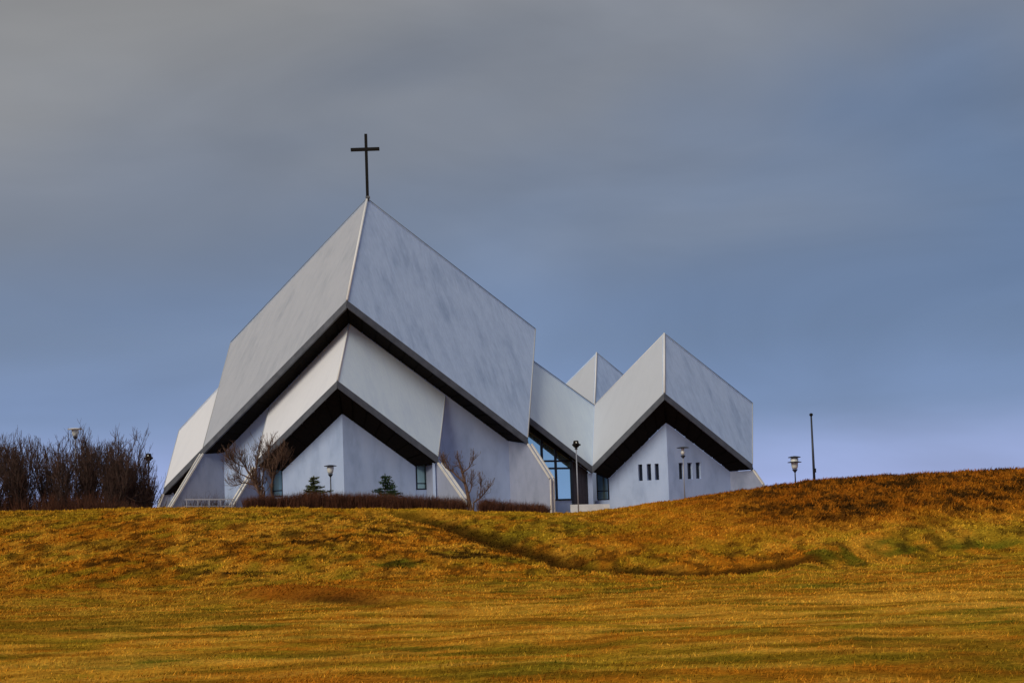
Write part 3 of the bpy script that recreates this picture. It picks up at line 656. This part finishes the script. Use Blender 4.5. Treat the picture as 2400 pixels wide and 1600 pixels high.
# ------------------------------------------------------------------ lamps, flagpole, railing
def garden_lamp(x, y, ztop, label, discs=1, dr=.31, pole='darkpole', glow='opal', zg=None, neck=False, cap='darkpole'):
    z0 = gz(x, y) if zg is None else zg
    o = empty('garden_lamp', (x, y, z0), label, 'lamp', 'garden lamps around the church')
    h = .46 if discs == 1 else .62
    MB().tube([(x, y, z0-.15), (x, y, ztop-h)], [.036, .030], 10).build('pole', M[pole], o, True)
    MB().lathe((x, y, ztop-h-.02), [(.05, -.10), (.07, -.06), (.13, .02), (.13, .05), (.05, .06)], 16).build('collar', M['darkpole'], o, True)
    if neck: prof = [(.05, .05), (.10, .14), (.11, .24), (.06, .30), (.11, .34), (.05, h-.02)]
    else: prof = [(.11, .05), (.15, .14), (.19, h-.08), (.14, h-.03)]
    MB().lathe((x, y, ztop-h), prof, 18).build('lamp_glass', M[glow], o, True)
    MB().lathe((x, y, ztop), [(.04, -.05), (dr, -.03), (dr, 0), (dr*.5, .035), (.03, .05)], 22).build('lamp_cap', M[cap], o)
    if discs == 2:
        MB().lathe((x, y, ztop-.24), [(.17, -.02), (dr*1.1, -.03), (dr*1.1, .0), (.17, .03)], 22).build('lamp_ring', M['darkpole'], o)
    return o
garden_lamp(-9.56, 67.0, 4.82, 'single-disc garden lamp with opal shade between the two small spruces', dr=.33)
garden_lamp(9.33, 70.0, 5.29, 'single-disc lamp on pale pole before the slit-window gable', dr=.33, pole='pole', neck=True)
garden_lamp(13.65, 62.0, 4.22, 'two-disc garden lamp on the grassy hill beside the bare flagpole', discs=2, dr=.30)
garden_lamp(-24.1, 70.5, 7.52, 'tall lamp with white disc standing among the bare thicket', dr=.40, pole='pole', cap='trim')
def floodlight(x, y, ztop, label, pole):
    z0 = gz(x, y); o = empty('floodlight_post', (x, y, z0), label, 'floodlight', 'floodlights on posts by the church')
    MB().tube([(x, y, z0-.15), (x, y, ztop-.50)], [.038, .034], 10).build('pole', M[pole], o, True)
    MB().lathe((x, y, ztop-.52), [(.05, 0), (.10, .05), (.06, .10)], 12).build('bracket', M['darkpole'], o, True)
    h = MB().lathe((x, y, ztop), [(.05, -.42), (.13, -.38), (.22, -.26), (.23, -.20), (.17, -.18), (.14, -.02), (.10, 0)], 4).build('lamp_hood', M['black'], o)
    MB().box((x+.16, y-.02, ztop-.25), .16, .14, .10, .3).build('side_lamp', M['black'], h)
    MB().box((x+.01, y-.15, ztop-.12), .07, .02, .08).build('lens', M['opal'], h)
    return o
floodlight(3.65, 73.0, 6.06, 'black floodlight hood on pale post before the folded roof valley', 'pole')
floodlight(-19.36, 68.0, 5.86, 'black floodlight on dark post at the edge of the bare thicket', 'darkpole')
x, y = 14.8, 63.0; z0 = gz(x, y)
fp = empty('flagpole', (x, y, z0), 'bare dark flagpole with ball top on the grassy hill', 'flagpole')
MB().tube([(x, y, z0-.2), (x, y, 4.0), (x, y, 6.25)], [.070, .060, .042], 12).build('pole', M['darkpole'], fp, True)
MB().lathe((x, y, 6.25), [(.03, -.02), (.075, .02), (.095, .07), (.075, .12), (.02, .15)], 14).build('ball', M['black'], fp, True)
MB().bar((x+.07, y-.06, z0+.75), (x+.07, y-.06, z0+.95), .05, .04).build('cleat', M['black'], fp)
r0, r1 = Vector((-16.95, 66, 3.30)), Vector((-14.45, 66, 3.22))
rl = empty('railing', (-15.7, 66, gz(-15.7, 66)), 'low pale metal railing between the slanting buttresses', 'railing')
MB().bar(r0, r1, .05, .06).build('top_rail', M['rail'], rl)
MB().bar(r0-UP*.34, r1-UP*.34, .04, .04).build('lower_rail', M['rail'], rl)
for i in range(5):
    p = r0.lerp(r1, (i+.15)/4.3); MB().bar(p-UP*.02, (p.x, p.y, gz(p.x, p.y)-.1), .05, .05, (0, 1, 0)).build('rail_post', M['rail'], rl)

# ------------------------------------------------------------------ bare trees, thicket, hedges, spruces
def rvec(s): return Vector((random.gauss(0, s), random.gauss(0, s), random.gauss(0, s)))
def twigs(mb, p, d, ln_, r, depth, up=.25, spread=.5, n=(3, 5), seg=3, sides=3):
    pts = [p]; rs = [r]; q = p.copy(); dd = d.normalized()
    for i in range(seg):
        dd = (dd+rvec(.13)+UP*up*.35).normalized(); q = q+dd*ln_/seg; pts.append(q.copy()); rs.append(r*(1-.70*(i+1)/seg)+.0035)
    mb.tube(pts, rs, sides, False)
    if depth:
        for _ in range(random.randint(*n)):
            t = random.uniform(.25, 1); i = min(int(t*seg), seg-1); s_ = pts[i].lerp(pts[i+1], t*seg-i)
            nd = (dd+rvec(spread)+UP*up).normalized()
            twigs(mb, s_, nd, ln_*random.uniform(.45, .75), r*.55, depth-1, up, spread, n, seg, sides)
def limb_tree(name, base, px, limbs, label, cat, r0, m1, m2, depth=2, dens=1.0, tl=.55):
    """limbs: polylines of (dx, dz) metres from the base"""
    o = empty(name, base, label, cat); tr = MB(); cw = MB(); base = V3(base)
    for pts, ra, rb in limbs:
        yy = 0; P = []
        for i, (dx, dz) in enumerate(pts): P.append(base+Vector((dx, yy, dz))); yy += random.uniform(-.18, .18)
        Q_ = []
        for a, b in zip(P[:-1], P[1:]):
            for t in (0, .34, .67): Q_.append(a.lerp(b, t)+(rvec(.012) if t else Vector((0, 0, 0))))
        Q_.append(P[-1]); m_ = len(Q_); rs = [ra+(rb-ra)*i/(m_-1) for i in range(m_)]
        tr.tube(Q_, rs, 7)
        for i in range(2, m_):
            d = (Q_[i]-Q_[i-1]).normalized(); t = i/m_
            for _ in range(int(dens*(1+3.2*t)) + (random.random() < .5)):
                if t > .35 or random.random() < .25: twigs(cw, Q_[i], (d+rvec(.6)+UP*.5), tl*random.uniform(.5, 1.15), rs[i]*.24+.0030, depth, .35, .45, (2, 3))
        twigs(cw, Q_[-1], (Q_[-1]-Q_[-2]), tl, rb, depth, .4, .4, (3, 4))
    tr.build('trunk', M[m1], o, True, False); cw.build('crown', M[m2], o, False, False); return o
random.seed(21)
s = .0218
def rel(pts, bx, by): return [((x-bx)*s, (by-y)*s) for x, y in pts]
b0 = (640, 1178)
bA = (-12.31, 65.5, gz(-12.31, 65.5)-.05)
limb_tree('bare_tree', bA, None, [
    (rel([(640, 1178), (622, 1138), (600, 1100)], *b0), .13, .085), (rel([(600, 1100), (580, 1066), (566, 1040)], *b0), .07, .022), (rel([(600, 1100), (602, 1062), (610, 1026)], *b0), .07, .02),
    (rel([(642, 1178), (637, 1115), (644, 1078), (655, 1048)], *b0), .085, .02), (rel([(640, 1090), (630, 1050), (634, 1020)], *b0), .045, .016), (rel([(600, 1100), (576, 1094), (556, 1098)], *b0), .045, .014),
    (rel([(590, 1084), (566, 1074), (550, 1062)], *b0), .04, .014), (rel([(612, 1122), (618, 1085), (622, 1045)], *b0), .045, .015), (rel([(572, 1056), (558, 1048), (548, 1040)], *b0), .03, .012), (rel([(646, 1078), (662, 1062), (668, 1040)], *b0), .03, .012)],
    'bushy leaning bare tree beside the porch corner window', 'tree', .13, 'bark2', 'bark2', 2, 2.4, .66)
b0 = (1107, 1190); s = .0232
bB = (-2.18, 67.0, gz(-2.18, 67.0)-.05)
limb_tree('bare_tree', bB, None, [
    (rel([(1107, 1190), (1101, 1150), (1093, 1108), (1086, 1076), (1080, 1056)], *b0), .13, .03), (rel([(1092, 1104), (1072, 1084), (1056, 1070), (1050, 1056)], *b0), .055, .018), (rel([(1108, 1168), (1110, 1148), (1130, 1133), (1143, 1118)], *b0), .055, .018),
    (rel([(1087, 1080), (1102, 1068), (1110, 1052)], *b0), .04, .014), (rel([(1124, 1137), (1127, 1120), (1128, 1104)], *b0), .03, .012), (rel([(1098, 1130), (1106, 1112), (1108, 1096)], *b0), .035, .012), (rel([(1060, 1074), (1048, 1066), (1044, 1052)], *b0), .03, .012)],
    'small gnarled bare tree before the blank main wall', 'tree', .12, 'bark2', 'bark2', 2, 1.2, .38)
# thicket at the left: separate upright bare bushes
random.seed(5)
spots = [(-27.6, 66.2, 4.6), (-26.8, 64.6, 4.2), (-26.0, 67.5, 4.9), (-25.2, 65.2, 4.4), (-24.6, 63.8, 3.7), (-24.2, 67.0, 4.9), (-23.5, 65.0, 4.6), (-22.9, 68.0, 4.8), (-22.4, 64.2, 3.8), (-22.0, 66.0, 4.5),
         (-21.3, 64.8, 4.3), (-21.0, 67.4, 4.7), (-20.4, 65.6, 4.1), (-20.0, 64.4, 3.4), (-25.6, 63.4, 3.3), (-28.6, 64.8, 4.2), (-19.2, 66.6, 3.3), (-20.3, 68.0, 4.6), (-29.6, 66.5, 4.4), (-19.5, 65.2, 2.6), (-18.9, 65.6, 2.0)]
for i, (x, y, h) in enumerate(spots):
    z0 = gz(x, y)-.05; last = i == 16
    lb_ = 'slender bare bush standing apart beside the floodlight post' if last else 'upright leafless dark bush in the thicket left of the church'
    if i > 18: lb_ = 'low spreading leafless bush where the thicket ends towards the church'
    o = empty('bare_bush', (x, y, z0), lb_, 'bush', 'leafless bushes of the thicket'); tr = MB(); cw = MB(); bp_ = Vector((x, y, z0))
    hh = h-.35
    for j in range(3 if last else 8):
        d = Vector((random.gauss(0, .25), random.gauss(0, .25), 1)); p = bp_+Vector((random.gauss(0, .18), random.gauss(0, .18), 0)); P = [p]; n_ = 6; L_ = hh*random.uniform(.68, 1.02)
        for q in range(n_): d = (d+rvec(.09)+UP*.12).normalized(); P.append(P[-1]+d*L_/n_)
        rr = random.uniform(.030, .052); rs = [rr*(1-.80*q/n_) for q in range(n_+1)]
        tr.tube(P, rs, 5, False)
        for q in range(1, n_+1):
            for _ in range(4):
                t = random.random(); twigs(cw, P[q-1].lerp(P[q], t), (rvec(.5)+UP*.9), random.uniform(.5, 1.1)*(1 if q < 5 else .8), .0145, 2, .42, .48, (2, 3))
    tr.build('trunk', M['bark'], o, True, False); cw.build('crown', M['twig'], o, False, False)
# low brushwood under the thicket
def brush(name, pts_fn, n, hmin, hmax, m, label, cat, kind=None, wid=.012, group=None, base=(0, 0, 0), parts=True):
    mb = MB()
    for _ in range(n):
        p, hmul = pts_fn(); d = (UP+rvec(.34)).normalized(); ln_ = random.uniform(hmin, hmax)*hmul
        x = Vector((random.gauss(0, 1), random.gauss(0, 1), 0)).normalized()*wid*random.uniform(.5, 1.1)
        q = p+d*ln_*.55+rvec(.03); t = p+d*ln_+rvec(.05)
        mb.add([p-x, p+x, q+x*.7, q-x*.7, t], [(0, 1, 2, 3), (3, 2, 4)])
        for s_ in range(2):
            e = q.lerp(t, random.random()*.8)-d*ln_*random.random()*.35; f = e+(d+rvec(.6)).normalized()*ln_*.35; mb.add([e-x*.6, e+x*.6, f], [(0, 1, 2)])
    o = mb.build(name, M[m], None, False, False); return tag(o, label, cat, group, kind)
def fn():
    x = random.uniform(-29, -18.2); y = random.uniform(62.6, 66.5); f = 1-.55*max(0, (x+20.2)/2.0)
    return Vector((x, y, gz(x, y)-.05)), max(.3, f)
brush('brushwood', fn, 6500, .6, 1.6, 'redtwig', 'tangled reddish brown brushwood along the foot of the thicket', 'brushwood', 'stuff', .014)
# clipped hedge: two lengths with a gap by the small tree
def hedge(x0, x1, ya, yb, htop, label, n):
    def f():
        t = random.random(); x = x0+(x1-x0)*t; y = ya+(yb-ya)*t+random.uniform(-.42, .42); z = gz(x, y)
        lo = z-.05 + random.random()**1.4*.45; return Vector((x+random.gauss(0, .05), y, lo)), (htop(x)+random.gauss(0, .07)+.10*(vnoise(x*1.7, y*.5, 3)-.5)-lo)
    mb = MB()
    for _ in range(n):
        p, hh = f(); hh = max(hh, .15)
        d = (UP+rvec(.20)).normalized(); x = Vector((random.gauss(0, 1), random.gauss(0, 1), 0)).normalized()*.014*random.uniform(.5, 1.1)
        q = p+d*hh*.6; t = p+d*hh*random.uniform(.8, 1.08)
        mb.add([p-x, p+x, q+x*.7, q-x*.7, t], [(0, 1, 2, 3), (3, 2, 4)])
        for s_ in range(2):
            e = p+d*hh*random.uniform(.15, .85); g = e+(rvec(.7)+UP*.45).normalized()*random.uniform(.12, .3); g.z = min(g.z, p.z+hh*1.05)
            mb.add([e-x*.7, e+x*.7, g], [(0, 1, 2)])
    return tag(mb.build('hedge', M['redtwig'], None, False, False), label, 'hedge', 'clipped leafless hedge lengths')
HT = [(-14, 3.22), (-12.5, 3.38), (-10.3, 3.50), (-9, 3.44), (-6, 3.22), (-4, 3.06), (-2, 2.88), (0, 2.70), (1.9, 2.42)]
ht = lambda x: float(np.interp(x, [a for a, b in HT], [b for a, b in HT]))-.04
random.seed(9)
hedge(-13.4, -2.45, 64, 64.8, ht, 'long reddish brown leafless hedge running before the porch', 9500)
hedge(-1.75, 1.75, 65.2, 66, ht, 'short reddish brown hedge length before the tall main buttress', 3000)
# low dark shrubs by the railing
for x, y, h in ((-16.6, 66.6, 1.45), (-15.9, 66.7, 1.75), (-14.9, 66.5, 1.4), (-16.2, 65.7, 1.05), (-15.2, 65.6, 1.0)):
    z0 = gz(x, y)
    o = brush('low_shrub', lambda: (Vector((x+random.gauss(0, .28), y+random.gauss(0, .2), z0-.05)), 1), 110, h*.6, h*1.0, 'twig', 'small dark leafless shrub by the low railing', 'shrub', None, .012, 'small shrubs by the railing')
# spruces
def spruce(x, y, ztop, wid, m, label, seed, lean=0):
    random.seed(seed); z0 = gz(x, y)-.05; h = ztop-z0
    o = empty('small_spruce', (x, y, z0), label, 'tree', 'small spruces behind the hedge')
    top = Vector((x+lean, y, ztop)); b = Vector((x, y, z0))
    MB().tube([b, b.lerp(top, .6), top], [.06, .03, .008], 6).build('trunk', M['bark'], o, True)
    mb = MB(); nl = 14
    for l in range(nl):
        t = .10+.84*l/(nl-1); c = b.lerp(top, t); br = wid*(1-t)**.70*random.uniform(.8, 1.15)+.06
        for j in range(15 if t < .7 else 8):
            if random.random() < .13: continue
            a = random.random()*2*pi; d = Vector((cos(a), sin(a), random.uniform(.0, .35))); L_ = br*random.uniform(.45, 1.25)*(1+.25*cos(a-1.0)); e = c+d*L_
            for q in range(int(26+L_*50)):
                u = random.random()**.8; p = c.lerp(e, u)+UP*(-.05*u); nd = (d*.7+rvec(.6)).normalized()*random.uniform(.07, .16); w_ = (rvec(1)).cross(nd).normalized()*.022
                mb.add([p-w_, p+w_, p+nd], [(0, 1, 2)])
    for q in range(60):
        p = b.lerp(top, random.uniform(.8, 1)); nd = (rvec(.6)+UP*.6).normalized()*.10; w_ = Vector((1, 0, 0))*.018; mb.add([p-w_, p+w_, p+nd], [(0, 1, 2)])
    mb.build('crown', M[m], o, False, False); return o
spruce(-10.45, 66.3, 4.30, 1.0, 'needle2', 'yellowish green small spruce with ragged gap beside the garden lamp', 3, .12)
spruce(-6.78, 66.8, 4.26, 1.12, 'needle', 'dark green small spruce before the right half of the porch', 8, .10)
